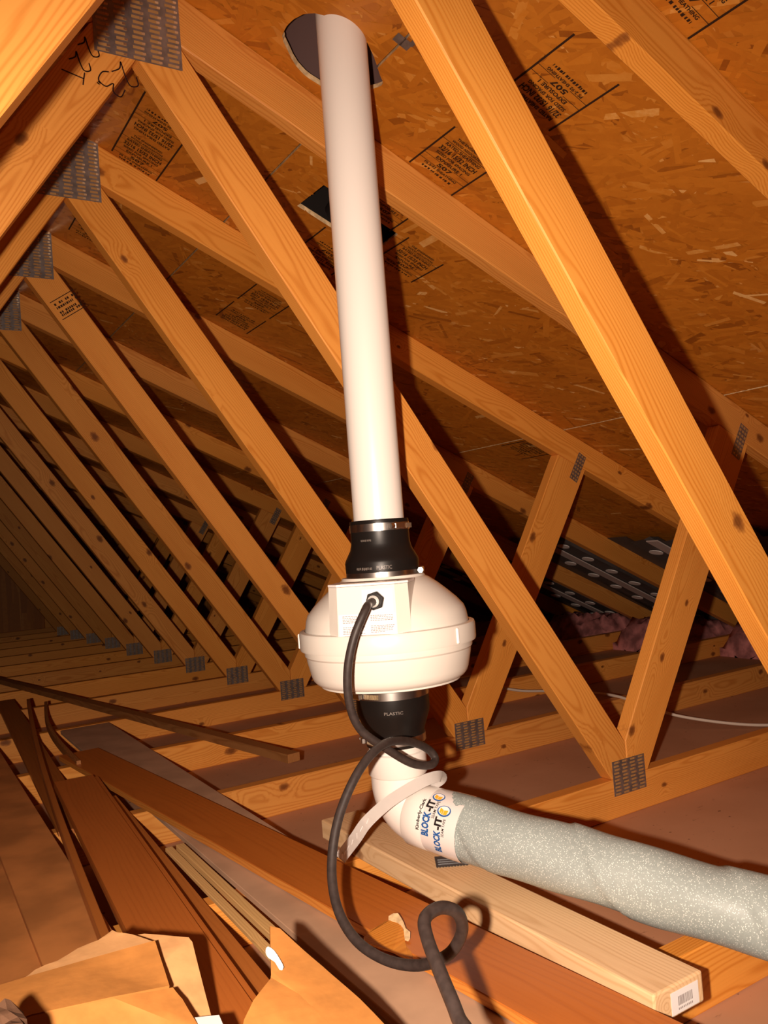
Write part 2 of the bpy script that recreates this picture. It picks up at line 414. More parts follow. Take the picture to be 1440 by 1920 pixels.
# the wood strands of the near panels, lying proud of the board face
def inhole(x, y, m=.0):
    if x < .43 + m and x > .24 - m and y > .41 - m and y < .60 + m:
        c = (.333, .505); return ((x - c[0]) / (.10 + m)) ** 2 + ((y - c[1]) / (.095 + m)) ** 2 < 1
    return .478 - m < x < .70 + m and .842 - m < y < .992 + m
def strands(key, dens, ymax):
    o, x0, x1, ya, yb = PAN[key]; xc, yc = (x0 + x1) / 2, (ya + yb) / 2
    y_lo, y_hi = max(ya, -.55), min(yb, ymax)
    n = int(dens * (x1 - x0) * SL * (y_hi - y_lo)); V = []; F = []; C = []
    pale = .075 if x0 > .3 else .02
    for i in range(n):
        L = random.uniform(.03, .115); w = random.uniform(.006, .021)
        x = random.uniform(x0 + .004, x1 - .004); y = random.uniform(y_lo + .004, y_hi - .004)
        if x0 < 1 and inhole(x, y, .035): L *= .35; w *= .6
        if x0 < 1 and inhole(x, y, .014): continue
        a = random.gauss(-.98, .45) if random.random() < .75 else random.uniform(0, 3.14)
        ca, sa = math.cos(a), math.sin(a); u0 = (x - xc) * SL; v0 = y - yc
        h = -random.uniform(.0001, .0011); tx, tyy = random.uniform(-.006, .006), random.uniform(-.012, .012)
        k = []
        for du, dv in ((-.5, -.5), (.5, -.5), (.5, .5), (-.5, .5)):
            p = du * L + random.uniform(-.09, .09) * w * 4 * (1 if dv > 0 else -1); q = dv * w * random.uniform(.75, 1.1)
            uu = u0 + p * ca - q * sa; vv = v0 + p * sa + q * ca
            uu = min(max(uu, -(x1 - x0) / 2 * SL), (x1 - x0) / 2 * SL); vv = min(max(vv, ya - yc), yb - yc)
            k.append((uu, vv, min(-.00005, h + p * tx * .3 + q * tyy)))
        b = len(V); V += k; F.append((b + 3, b + 2, b + 1, b))
        t = min(1, max(0, random.gauss(.48, .10)))
        if i > n * .85 and random.random() < pale * 2.5: t = random.uniform(.75, 1.0)
        if random.random() < .05: t = random.uniform(.0, .2)
        C += [t] * 4
    me = bpy.data.meshes.new('strand_layer'); me.from_pydata(V, [], F)
    at = me.color_attributes.new('tint', 'FLOAT_COLOR', 'POINT')
    arr = np.repeat(np.array(C, np.float32)[:, None], 4, 1); arr[:, 3] = 1
    at.data.foreach_set('color', arr.ravel())
    tag(mobj('strand_layer', me, 'strand', o), kind='stuff')
strands((1, 0, -3), 2600, 9); strands((1, 0, 1), 2600, 9); strands((1, 1, -1), 2800, 9); strands((1, 1, 3), 2200, 4.4)
strands((1, 2, -3), 2600, 9); strands((1, 2, 1), 2400, 3.2)

# grade stamps printed on the panels
STAMP = ['RATED SHEATHING', '32/16 15/32 INCH', 'SIZED FOR SPACING', 'EXPOSURE 1', '507', 'PS 2-92 SHEATHING', '']
SH = [.0095, .0150, .0085, .0095, .0125, .0075, .0075]; SWD = [.088, .094, .088, .066, .036, .084, .080]
def stamp(key, xa, xb, ya, yb, flip=False, rows=range(7), head=True):
    o, x0, x1, py0, py1 = PAN[key]; xc, yc = (x0 + x1) / 2, (py0 + py1) / 2
    wd = (xb - xa) * SL; ln = yb - ya; it = [rect(-.006, wd + .006, -.002, .002) if False else None]
    it = []
    it += [rect(-.002, .002, -.012, ln), rect(wd - .002, wd + .002, 0, ln + .012)]     # long rules
    if head:
        it += [shift(text_fit('THE ENGINEERED', wd * .8, .0075, .01), wd * .1, .012), shift(text_fit('WOOD ASSOCIATION', wd * .85, .0075, .01), wd * .08, .001)]
    v = .024 if head else .004
    # rows run away along the ridge, reading down the slope; v grows with each row
    items = []
    for it_ in it[:2]: items.append(it_)
    y = .006
    body = []
    if head:
        for b_, w_, h_ in (('THE ENGINEERED', .072, .0075), ('WOOD ASSOCIATION', .080, .0075)):
            body.append((b_, w_, h_, y)); y += h_ + .0045
        items.append(rect(0, wd, y - .001, y + .0005)); y += .003
    for r in rows:
        body.append((STAMP[r], SWD[r], SH[r], y)); y += SH[r] + .0052
        if r in (3, 4): items.append(rect(0, wd * .35, y - .003, y - .0018)); items.append(rect(wd * .65, wd, y - .003, y - .0018))
    for b_, w_, h_, yy in body:
        V, F = text_fit(b_, w_ * wd / .12, h_, .035)
        # text up direction is towards smaller v
        items.append(([(u + (wd - w_ * wd / .12) / 2, yy + h_ - vv) for u, vv in V], F))
    def put(u, vv):
        if flip: X = xb - u / SL; Y = yb - vv
        else: X = xa + u / SL; Y = ya + vv
        return Vector(((X - xc) * SL, Y - yc, -.0015))
    me = geo_me('grade_stamp', items, put)
    mobj('grade_stamp', me, 'ink', o)
stamp((1, 1, -1), .566, .676, .463, .613)
stamp((1, 1, -1), .566, .676, .140, .300, True, head=False)
stamp((1, 1, -1), .566, .676, -.150, -.012)
stamp((1, 1, -1), .566, .676, 1.005, 1.165, True, head=False)
stamp((1, 1, -1), .566, .676, .745, .838)if False else None
stamp((1, 1, -1), .574, .684, 1.46, 1.60); stamp((1, 1, -1), .574, .684, 1.64, 1.79, True, head=False)
stamp((1, 0, 1), .112, .222, .945, 1.09, True, head=False); stamp((1, 0, 1), .112, .222, 1.10, 1.225)
stamp((1, 0, 1), .115, .222, 1.62, 1.76)
stamp((1, 2, 1), 1.575, 1.68, 1.42, 1.58)
stamp((1, 1, -1), .705, .812, .845, .98)
stamp((1, 1, -1), .575, .665, .700, .845)

# metal clip in the joint between two panels
bm = bmesh.new(); add_box(bm, -.016, .016, -.010, .010, -.003, -.002); add_box(bm, -.0015, .0015, -.010, .010, -.003, .010); add_box(bm, .010, .018, -.022, -.006, -.0045, -.003)
mobj('panel_clip', bm2me(bm, 'panel_clip'), 'galv', ceiling, (.397, .368, RZ - PITCH * .397), (0, AN, 0))

# flashing boot over the hole and hood of the box vent, both above the sheathing
def on_slope(x, y, h=0): return Vector((x + h * PITCH / SL, y, RZ - PITCH * x + h / SL))
bm = bmesh.new()
lo = [bm.verts.new(on_slope(.335 + .15 * math.cos(a), .50 + .14 * math.sin(a), .012)) for a in [2 * math.pi * i / 32 for i in range(32)]]
hi = [bm.verts.new((.323 + .047 * math.cos(a), .452 + .047 * math.sin(a), 1.80)) for a in [2 * math.pi * i / 32 for i in range(32)]]
for i in range(32): bm.faces.new((lo[i], lo[(i + 1) % 32], hi[(i + 1) % 32], hi[i]))
boot = mobj('pipe_flashing', smooth_me(bm2me(bm, 'pipe_flashing')), 'flash_boot')
tag(boot, 'dark flashing boot seen through the round hole above the white pipe', 'flashing')
vt = empty('box_vent', on_slope(.588, .918, .0), 'black box vent set in the sheathing just behind the white pipe', 'roof vent')
def vent_part(name, fn, mat):
    bm = bmesh.new(); fn(bm); o = mobj(name, smooth_me(bm2me(bm, name), .5), mat, vt, (0, 0, 0), (0, AN, 0)); return o
def hood(bm):
    # open-bottomed hood with a curved throat
    prof = [(-.112, .012), (-.112, .075), (-.09, .10), (.02, .11), (.10, .085), (.114, .05), (.114, .012)]
    a = [bm.verts.new((u, -.07, h)) for u, h in prof]; b = [bm.verts.new((u, .07, h)) for u, h in prof]
    for i in range(len(prof) - 1): bm.faces.new((a[i], a[i + 1], b[i + 1], b[i]))
    bm.faces.new(a); bm.faces.new(b[::-1])
vent_part('vent_hood', hood, 'box_vent')
def throat(bm):
    n = 24
    a = [bm.verts.new((.02 + .085 * math.cos(2 * math.pi * i / n), .055 * math.sin(2 * math.pi * i / n), .004)) for i in range(n)]
    b = [bm.verts.new((.02 + .075 * math.cos(2 * math.pi * i / n), .048 * math.sin(2 * math.pi * i / n), .060)) for i in range(n)]
    for i in range(n): bm.faces.new((a[i], a[(i + 1) % n], b[(i + 1) % n], b[i]))
vent_part('vent_throat', throat, 'box_vent')

# far gable wall
wf = empty('wall_far', (0, Y1 + .01, 0), 'dark gable wall closing the far end of the attic', None, None, 'structure')
bm = bmesh.new(); prism(bm, [(-3.7, 0), (3.7, 0), (0, RZ)], 0, .012, lambda u, v, h: Vector((u, h, v)))
mobj('gable_sheathing', bm2me(bm, 'gable_sheathing'), 'osb', wf)
bm = bmesh.new(); prism(bm, [(-3.7, 0), (3.7, 0), (0, RZ)], 0, .012, lambda u, v, h: Vector((u, h, v)))
wn = tag(mobj('wall_near', bm2me(bm, 'wall_near'), 'osb', None, (0, Y0 - .05, 0)), 'gable wall behind the photographer', None, None, 'structure')

# ================================================================== TRUSSES
def member_me(name, poly, ang, th=TH, bev=.0022):
    cx = sum(p[0] for p in poly) / len(poly); cz = sum(p[1] for p in poly) / len(poly)
    ca, sa = math.cos(ang), math.sin(ang); bm = bmesh.new()
    prism(bm, [((x - cx) * ca + (z - cz) * sa, -(x - cx) * sa + (z - cz) * ca) for x, z in poly], 0, th, lambda u, v, h: Vector((u, h, v)))
    if bev: bevel(bm, bev)
    return bm2me(bm, name), (cx, 0, cz), (0, -ang, 0)
def mirror(poly): return [(-x, z) for x, z in poly][::-1]
def top_z(x): return RZ - .0012 - PITCH * x
def low_z(x): return CL - PITCH * x
WS = .6823
TC = [(0.0006, low_z(0)), (0.0006, top_z(0)), (3.66, top_z(3.66)), (3.66, max(.0, low_z(3.66)))]
xh = (CL - .0895) / PITCH
TC = [(0.0006, low_z(0)), (0.0006, top_z(0)), ((RZ - .0012 - .0895) / PITCH, .0895), (xh, .0895)]
BC = [(-3.66, .0), (3.66, .0), (3.66, .028), (3.53, .089), (-3.53, .089), (-3.66, .028)]
W1 = [(.0006, .0895 + 1.011 / WS), (.0006, low_z(0) - .0005), (.0778, low_z(.0778) - .0005), (1.064, .0895 + (1.119 - 1.064) / WS), (1.064, .0895), (1.0115, .0895)]
W2 = [(1.0655, .0895), (1.0655, .172), (1.5265, low_z(1.5265) - .0005), (1.646, low_z(1.646) - .0005), (1.134, .0895)]
A1 = math.atan2(-1, WS); A2 = math.atan2(.842, .539)
MEM = [('bottom_chord', BC, 0.), ('top_chord', TC, -AN), ('top_chord', mirror(TC), AN), ('web', W1, A1), ('web', mirror(W1), -A1), ('web', W2, A2), ('web', mirror(W2), -A2)]
MEMS = [(n, *member_me(n, p, a)) for n, p, a in MEM]
def plate_geo(w, h, cols, rows, name):
    bm = bmesh.new(); add_box(bm, -w / 2, w / 2, -.0012, 0, -h / 2, h / 2); pm = bm2me(bm, name)
    bm = bmesh.new(); cw = w / cols
    for c in range(cols):
        for r in range(rows):
            x = -w / 2 + cw * (c + .5) + (.0012 if r % 2 else -.0012) + random.uniform(-.0004, .0004); z = -h / 2 + h / rows * (r + .5); sw = cw * .30; sh = h / rows * .27
            add_box(bm, x - sw, x + sw, -.0016, -.0012, z - sh, z + sh, 0)
            if random.random() < .8: add_box(bm, x + sw * .5, x + sw * 1.15, -.0022, -.0012, z - sh * .8, z + sh * .8, 1)
    tm = bm2me(bm, 'punched_teeth'); tm.materials.append(M['slot']); tm.materials.append(M['tooth'])
    return pm, tm
PL_B = plate_geo(.109, .080, 4, 10, 'gusset_plate'); PL_A = plate_geo(.155, .157, 5, 17, 'gusset_plate'); PL_D = plate_geo(.036, .100, 3, 8, 'gusset_plate')
PL_H = plate_geo(.16, .075, 6, 9, 'gusset_plate')
PLATES = [(PL_A, (0.004, 1.645), 0), (PL_B, (1.068, .091), 0), (PL_B, (-1.068, .091), 0), (PL_D, (1.610, .888), math.pi / 2 - A2), (PL_D, (-1.610, .888), -(math.pi / 2 - A2)), (PL_H, (3.36, .085), 0), (PL_H, (-3.36, .085), 0)]
ORD = ['nearest', 'second', 'third', 'fourth', 'fifth', 'sixth', 'seventh', 'eighth', 'ninth', 'tenth', 'eleventh', 'twelfth', 'thirteenth']
TL = {0: 'nearest wooden roof truss, bright web sloping across the right of the photo',
      1: 'second roof truss, handwriting on its web beside the large toothed apex plate',
      2: 'third roof truss, web passing directly behind the fan',
      3: 'fourth roof truss, black grade stamp near the top of its web'}
TR = []
for k in range(KF):
    t = empty('roof_truss', (0, k * SP, 0), TL.get(k, '%s roof truss counted from the camera down the attic' % ORD[k]), 'roof truss', 'roof trusses along the ridge'); TR.append(t); parts = []
    for n, me, loc, rot in MEMS: parts.append(mobj(n, me, 'truss', t, loc, rot))
    for (pm, tm), (px, pz), a in PLATES:
        if k > 9 and pm is not PL_B[0] and pm is not PL_A[0]: continue
        dx, dz = (random.uniform(-.004, .004), random.uniform(-.003, .003)) if k > 2 else (0, 0)
        p = mobj('gusset_plate', pm, 'galv', t, (px + dx, 0, pz + dz), (0, a, 0))
        tag(mobj('punched_teeth', tm, None, p), kind='stuff')
    t['_p'] = 0; del t['_p']
    if k == 1: T1_left = parts[4]
    if k == 3: T3_web = parts[3]
# gable truss with upright studs
g = empty('gable_truss', (0, KF * SP, 0), 'dark gable end truss with upright studs at the far end', 'roof truss')
for n, me, loc, rot in MEMS[:3]: mobj(n, me, 'truss', g, loc, rot)
for i in range(-5, 6):
    x = i * .53; zt = low_z(abs(x) + .045) - .001
    me, loc, rot = member_me('gable_stud', [(x - .0445, .0895), (x - .0445, zt), (x + .0445, zt), (x + .0445, .0895)], math.pi / 2); mobj('gable_stud', me, 'truss', g, loc, rot)

# marker handwriting on the second truss: 23, and 12 1/2 2 T below it (points in the plane of the truss front)
def strokes(name, lines, y, mat, parent_obj, w=.0011):
    bm = bmesh.new()
    for ln in lines:
        P = spline([(a, 0, b) for a, b in ln], 6)
        for a, b in zip(P[:-1], P[1:]):
            d = (b - a); 
            if d.length < 1e-6: continue
            d.normalize(); nn = Vector((-d.z, 0, d.x)) * w
            a2 = a - d * w * .5; b2 = b + d * w * .5
            vs = [bm.verts.new(q + Vector((0, y, 0))) for q in (a2 - nn, b2 - nn, b2 + nn, a2 + nn)]; bm.faces.new(vs)
    me = bpy.data.meshes.new(name); bm.to_mesh(me); bm.free()
    o = mobj(name, me, mat, parent_obj)
    bpy.context.view_layer.update()
    return o
def glyph(pts, org, sc, ang):
    ca, sa = math.cos(ang), math.sin(ang)
    return [[(org[0] + sc * (x * ca - z * sa), org[1] + sc * (x * sa + z * ca)) for x, z in l] for l in pts]
G = {'2': [[(0, .75), (.25, 1), (.5, .8), (.3, .4), (0, 0), (.25, .12), (.6, .0)]],
     '3': [[(0, .95), (.35, 1), (.4, .7), (.15, .52), (.45, .4), (.45, .08), (.1, 0), (-.1, .15)]],
     '1': [[(.15, 1), (.1, 0)]], 'T': [[(0, 1), (.6, 1)], [(.3, 1), (.25, 0)]], '"': [[(0, 1), (0, .8)], [(.15, 1), (.15, .8)]]}
# the hand-lettering runs up the web (reading towards the upper right when seen from the camera)
mk = []
ang = math.radians(-128)
for ch, ox, oz, sc in (('2', -.030, 1.556, .044), ('3', -.060, 1.534, .046), ('2', -.088, 1.585, .034), ('2', -.104, 1.556, .034), ('T', -.128, 1.528, .036), ('"', -.083, 1.522, .02)):
    mk += glyph(G[ch], (ox, oz), sc, ang if ch != 'T' else math.radians(-100))
inv = Matrix.LocRotScale(T1_left.location, T1_left.rotation_euler, None).inverted()
hw = strokes('handwriting', mk, -.0008, 'pencil', T1_left)
hw.data.transform(inv)
# grade stamp on the fourth truss web: two rules with rows of small lettering blocks
it = []
ux, uz = math.cos(A1), math.sin(A1); cx0, cz0 = .118, 1.494
for r in (-.030, .030): it.append(([(r - .0012, -.043), (r + .0012, -.043), (r + .0012, .043), (r - .0012, .043)], [[0, 1, 2, 3]]))
for row in (-.018, -.006, .010, .019):
    v = -.036
    while v < .036:
        w = random.uniform(.003, .007)
        if random.random() < .8: it.append(rect(row - .0035, row + .0035, v, v + w))
        v += w + .0022
me = geo_me('grade_stamp', it, lambda u, v: Vector((cx0 + u * ux - v * uz, -.0008, cz0 + u * uz + v * ux)))
gs = mobj('grade_stamp', me, 'ink', T3_web); gs.data.transform(Matrix.LocRotScale(T3_web.location, T3_web.rotation_euler, None).inverted())

FACE = Vector((-.44, -.80, .69))                # the side of the pipe the printed tape and the strap turn to
# ================================================================== VENT PIPE, FAN, COUPLINGS
AX, AY = .323, .452
def at_axis(name, z, label, cat, group=None): return empty(name, (AX, AY, z), label, cat, group)
vp_ = at_axis('vent_pipe', .700, 'tall white plastic vent pipe rising through the hole in the roof', 'pipe')
mobj('pipe_wall', lathe_me('pipe_wall', [(.0400, 0), (.04445, 0), (.04445, 1.20), (.0400, 1.20)], 64, True), 'pvc', vp_)

def coupling(z, prof, bands, label, texts, flip=1):
    c = at_axis('rubber_coupling', z, label, 'pipe coupling', 'rubber couplings above and below the fan')
    mobj('coupling_body', lathe_me('coupling_body', prof, 64), 'rubber', c)
    for r, zb, ang in bands:
        b = mobj('clamp_band', lathe_me('clamp_band', [(r, zb - .0065), (r + .0012, zb - .0065), (r + .0012, zb + .0065), (r, zb + .0065)], 64, True), 'steel', c)
        # worm housing with slots and a hex screw head, tangent to the band
        bm = bmesh.new(); add_box(bm, -.012, .010, .0, .008, -.0055, .0055); bevel(bm, .0018)
        h = mobj('worm_housing', bm2me(bm, 'worm_housing'), 'steel', b); 
        bm = bmesh.new()
        prism(bm, [(.0052 * math.cos(i * math.pi / 3), .0052 * math.sin(i * math.pi / 3)) for i in range(6)], .010, .017, lambda u, v, hh: Vector((hh, .004 + u, v)))
        sc = mobj('clamp_screw', bm2me(bm, 'clamp_screw'), 'steel', b)
        bm = bmesh.new()
        for i in range(9):
            x = -.016 - i * .0032; a0 = x / r; 
            add_box(bm, x - .0009, x + .0009, -.0003 - r * (1 - math.cos(a0)), .0009 - r * (1 - math.cos(a0)), zb * 0 - .0042, .0042)
        sl = mobj('band_slots', bm2me(bm, 'band_slots'), 'tooth', b)
        for o in (h, sc, sl):
            o.location = (math.sin(ang) * (r + .0012), -math.cos(ang) * (r + .0012), zb); o.rotation_euler = (0, 0, ang + math.pi)
    for body, r, zb, wd, ht, ang in texts:
        V, F = text_fit(body, wd, ht, .01)
        me = geo_me('raised_lettering', [(V, F)], lambda u, v: Vector((math.sin(ang + (u - wd / 2) / r) * (r + .0006), -math.cos(ang + (u - wd / 2) / r) * (r + .0006), zb + v)))
        mobj('raised_lettering', me, 'rubber_mark', c)
    return c
CA = math.atan2(-.767 * -1, 1.248) * -1          # azimuth whose outward direction (sin a, -cos a) points at the camera
CA = math.atan2(-.767, 1.248)
coupling(.630, [(.0446, .097), (.0515, .097), (.0520, .094), (.0515, .075), (.0520, .056), (.0545, .046), (.0610, .034), (.0640, .028), (.0650, .024), (.0645, .008), (.0630, -.002), (.0575, -.002)],
         [(.0515, .084, CA + .62), (.0632, .005, CA + 1.42)], 'black reducing rubber coupling with steel clamps on top of the fan', [('PLASTIC', .0649, .012, .026, .0065, CA + .05), ('', .0518, .060, .020, .004, CA - .5), ('', .0649, .012, .030, .005, CA - .5)])
coupling(.338, [(.0575, .104), (.0630, .104), (.0635, .098), (.0640, .060), (.0625, .052), (.0560, .034), (.0530, .026), (.0520, .020), (.0520, .002), (.0510, -.002), (.0446, -.002)],
         [(.0634, .090, CA - 1.05), (.0520, .010, CA - 1.45)], 'black reducing rubber coupling between the fan and the elbow', [('PLASTIC', .0641, .060, .032, .005, CA + .0)])

fan = at_axis('inline_fan', .424, 'round cream inline fan with junction box hung in the pipe', 'fan')
mobj('lower_housing', lathe_me('lower_housing', [(.0, .0235), (.112, .0235), (.122, .0245), (.129, .0280), (.1345, .034), (.1375, .042), (.1430, .066), (.1440, .074), (.1465, .077), (.1470, .090), (.0, .090)], 96), 'fan', fan)
mobj('bottom_lip', lathe_me('bottom_lip', [(.100, .0235), (.118, .0205), (.1215, .0215), (.122, .0245)], 96), 'fan', fan)
mobj('upper_housing', lathe_me('upper_housing', [(.1440, .112), (.1430, .120), (.1405, .136), (.1370, .146), (.1250, .160), (.1100, .174), (.0950, .187), (.0800, .198), (.0740, .201), (.0720, .205), (.057, .205)], 96), 'fan', fan)
rim = mobj('rim_band', lathe_me('rim_band', [(.1440, .087), (.1530, .087), (.1540, .090), (.1540, .114), (.1525, .118), (.1440, .119)], 96), 'fan', fan)
for a in (CA + .83, CA - 1.53, CA + 2.3, CA - 2.6):
    mobj('rim_clip', box_me('rim_clip', .0055, .004, .026, .0015), 'label', rim, (math.sin(a) * .1545, -math.cos(a) * .1545, .102), (0, 0, a))
mobj('outlet_collar', lathe_me('outlet_collar', [(.0500, .205), (.0572, .205), (.0572, .222), (.0500, .222)], 64, True), 'fan', fan)
mobj('inlet_collar', lathe_me('inlet_collar', [(.0500, -.02), (.0572, -.02), (.0572, .026), (.0500, .026)], 64, True), 'fan', fan)
# junction box: outward axis turned a little left of the camera
JA = CA - .22; jx = Vector((math.cos(JA), math.sin(JA), 0)); jo = Vector((math.sin(JA), -math.cos(JA), 0))
def J(u, d, z): return jx * u + jo * d + Vector((0, 0, z))
FWD, HWD = .0475, .066; DF, DC = .137, .120
loop = [(-HWD, .02), (-HWD, DC), (-FWD, DF), (FWD, DF), (HWD, DC), (HWD, .02)]
bm = bmesh.new(); 
lo = [bm.verts.new(J(u * 1.03, d + .006 if d > .05 else d, .112)) for u, d in loop]; hi = [bm.verts.new(J(u, d, .196)) for u, d in loop]
bm.faces.new(lo[::-1]); bm.faces.new(hi)
for i in range(6): bm.faces.new((lo[i], lo[(i + 1) % 6], hi[(i + 1) % 6], hi[i]))
jb = mobj('junction_box', bm2me(bm, 'junction_box'), 'fan', fan)
bm = bmesh.new(); lp = [(-HWD - .001, .045), (-HWD - .001, DC), (-FWD, DF + .0015), (FWD, DF + .0015), (HWD + .001, DC), (HWD + .001, .060), (.045, .060), (-.045, .060)]
prism(bm, [(-HWD - .001, .062), (-HWD - .001, DC), (-FWD, DF + .0015), (FWD, DF + .0015), (HWD + .001, DC), (HWD + .001, .062)], .1965, .2005, lambda u, v, h: J(u, v, h)); bevel(bm, .0008)
cv = mobj('box_cover', bm2me(bm, 'box_cover'), 'label', jb)
bm = bmesh.new(); prism(bm, [(-.044, .078), (-.044, .124), (.05, .124), (.05, .078)], .2005, .2009, lambda u, v, h: J(u, v, h)); rl = mobj('rating_plate', bm2me(bm, 'rating_plate'), 'fan_in', cv)
it = [rect(-.038 + .012 * i, -.030 + .012 * i + random.uniform(-.001, .003), v, v + .0025) for v in (.086, .094, .103, .113) for i in range(7)]
mobj('rating_print', geo_me('rating_print', it, lambda u, v: J(u, v, .2011)), 'print', cv)
for u, d in ((-.055, .075), (.058, .075), (-.048, .127), (.051, .127)):
    bm = bmesh.new(); bmesh.ops.create_circle(bm, cap_ends=True, radius=.0022, segments=10); bmesh.ops.translate(bm, verts=bm.verts[:], vec=J(u, d, .2007)); mobj('cover_screw', bm2me(bm, 'cover_screw'), 'fan_in', cv)
def JF(u, z, off=.0006):   # point on the sloping front face
    t = (z - .112) / .084; return J(u, DF + .006 * (1 - t) + off, z)
bm = bmesh.new(); bm.faces.new([bm.verts.new(JF(u, z)) for u, z in ((-.046, .116), (.047, .116), (.047, .152), (-.046, .152))]); wl = mobj('warning_label', bm2me(bm, 'warning_label'), 'label', jb)
bm = bmesh.new(); bm.faces.new([bm.verts.new(JF(u, z)) for u, z in ((-.006, .153), (.044, .153), (.044, .190), (-.006, .190))]); mobj('wiring_label', bm2me(bm, 'wiring_label'), 'label', jb)
it = []
for col, zz in ((-.040, [.1485, .146, .1435, .141, .1385, .131, .1285, .126, .1235, .121]), (.006, [.148, .1455, .143, .1405, .132, .1295, .127, .1245, .122])):
    for z in zz:
        u = col; end = col + random.choice((.034, .036, .030, .020, .036))
        while u < end:
            w = random.uniform(.0015, .0045); it.append(rect(u, u + w, z, z + .0012)); u += w + .0009
mobj('warning_print', geo_me('warning_print', it, lambda u, v: JF(u, v, .0010)), 'print', jb)
gl = empty('cable_gland', (0, 0, 0)); gl.parent = fan
GU, GZ = .016, .172; gx, gz = jx, Vector((0, 0, 1))
def GP(u, v, h): return JF(GU, GZ, 0) + jx * u + Vector((0, 0, v)) + jo * h
def hexp(name, r, a, b, mat, n=6):
    bm = bmesh.new(); prism(bm, [(r * math.cos(i * 2 * math.pi / n + .26), r * math.sin(i * 2 * math.pi / n + .26)) for i in range(n)], a, b, GP)
    if n == 6: bevel(bm, .001)
    return mobj(name, bm2me(bm, name), mat, gl)
hexp('gland_nut', .0155, .001, .009, 'rubber'); hexp('gland_collar', .0118, .009, .017, 'rubber', 24); hexp('gland_ring', .0095, .017, .0185, 'steel', 24)

# power cord: out of the gland, down in front of the fan, a coil by the elbow, a big loop, a small loop, then off below
g0 = Vector((AX, AY, .424)) + GP(0, 0, .012); g1 = Vector((AX, AY, .424)) + GP(-.004, -.003, .032)
CORD = [g0, g1, (0.1975, 0.3089, 0.5845), (0.1769, 0.3115, 0.5470), (0.1655, 0.3183, 0.4996), (0.1676, 0.3250, 0.4477), (0.1851, 0.3277, 0.4037), (0.2234, 0.3229, 0.3694), (0.2737, 0.3284, 0.3342), (0.3135, 0.3336, 0.3226),
        (0.3277, 0.3420, 0.3310), (0.3081, 0.3416, 0.3514), (0.2538, 0.3155, 0.3755), (0.1956, 0.2866, 0.3841), (0.1427, 0.2676, 0.3601), (0.0999, 0.2551, 0.3099), (0.0719, 0.2335, 0.2570), (0.0570, 0.1973, 0.2160), (0.0567, 0.1514, 0.1899),
        (0.0667, 0.0983, 0.1822), (0.0794, 0.0427, 0.1925), (0.0805, -0.0184, 0.2273), (0.0771, -0.0532, 0.2651), (0.0597, -0.0732, 0.2973), (0.0336, -0.0811, 0.3131), (0.0061, -0.0935, 0.3148), (-0.0092, -0.1191, 0.3081), (-0.0249, -0.1619, 0.2964), (-0.0375, -0.2006, 0.2826), (-0.0512, -0.2327, 0.2678), Vector((-.10, -.24, .17)), Vector((-.16, -.30, .132)), Vector((-.24, -.36, .132)), Vector((-.36, -.40, .132))]
cord = mobj('power_cord', tube_me('power_cord', spline(CORD, 8), .0066, 14), 'cord')
tag(cord, 'black power cord looping from the fan down to the foreground', 'cord')

# elbow
HD = Vector((.347, -.93, -.105)).normalized()
el = empty('pipe_elbow', (AX, AY, .274), 'white plastic elbow below the fan turning the pipe sideways', 'pipe elbow')
E0 = Vector((0, 0, .070)); Bc = Vector((0, 0, -.005)); br = .075
pts = [E0, Vector((0, 0, .04)), Vector((0, 0, br - .075))]
arc = []
P0 = Vector((0, 0, 0)); P2 = Vector((0, 0, -.052)) + HD * .046; P1 = Vector((0, 0, -.052))
for i in range(13):
    t = i / 12; w1 = .75; den = (1 - t) ** 2 + 2 * w1 * t * (1 - t) + t * t
    arc.append((P0 * (1 - t) ** 2 + P1 * 2 * w1 * t * (1 - t) + P2 * t * t) / den)
path = [Vector((0, 0, .073)), Vector((0, 0, .05)), Vector((0, 0, .02))] + arc + [P2 + HD * .02, P2 + HD * .035]
mobj('elbow_body', tube_me('elbow_body', path, .0478, 40), 'pvc', el)
mobj('upper_hub', tube_me('upper_hub', [Vector((0, 0, .052)), Vector((0, 0, .050)), Vector((0, 0, .014)), Vector((0, 0, .011))], [.0485, .0515, .0515, .0490], 40), 'pvc', el)
mobj('lower_hub', tube_me('lower_hub', [P2 - HD * .012, P2 - HD * .009, P2 + HD * .030, P2 + HD * .033], [.0490, .0515, .0515, .0485], 40), 'pvc', el)
mobj('riser', tube_me('riser', [Vector((0, 0, .045)), Vector((0, 0, .11))], .0444, 40), 'pvc', el)
EW = Vector((AX, AY, .274)) + P2                 # start of the sideways run
# insulated run
ip = empty('insulated_pipe', EW, 'pipe run wrapped in sparkling grey foam leading to the lower right', 'pipe')
RUN = 1.12; nseg = 150
mobj('pipe_core', tube_me('pipe_core', [HD * .02, HD * RUN], .0444, 32), 'pvc', ip)
def foam_r(i, a, r):
    s = i / nseg * RUN; ph = (s / .235 - (a / (2 * math.pi))) % 1.0
    saw = .0038 * (1 - ph) if ph > .02 else .0038 * ph / .02
    return r + saw + .0011 * math.sin(s * 41 + 2 * a) + .0009 * math.sin(s * 23 - 3 * a + 1)
st = .055
mobj('foam_wrap', tube_me('foam_wrap', [HD * (st + (RUN - st) * i / nseg) for i in range(nseg + 1)], .0485, 72, True, foam_r), 'foam', ip)
P, T, N = frames([Vector((0, 0, 0)), HD]); nn = N[0]; bb = HD.cross(nn)
def cyl(s, a, r): return HD * s + (nn * math.cos(a) + bb * math.sin(a)) * r
tp = mobj('seam_tape', tube_me('seam_tape', [HD * (.010 + .008 * i) for i in range(12)], [.0510, .0511, .0512, .0514, .0518, .0522, .0526, .0529, .0530, .0530, .0530, .0529], 64, False), 'tape', ip)
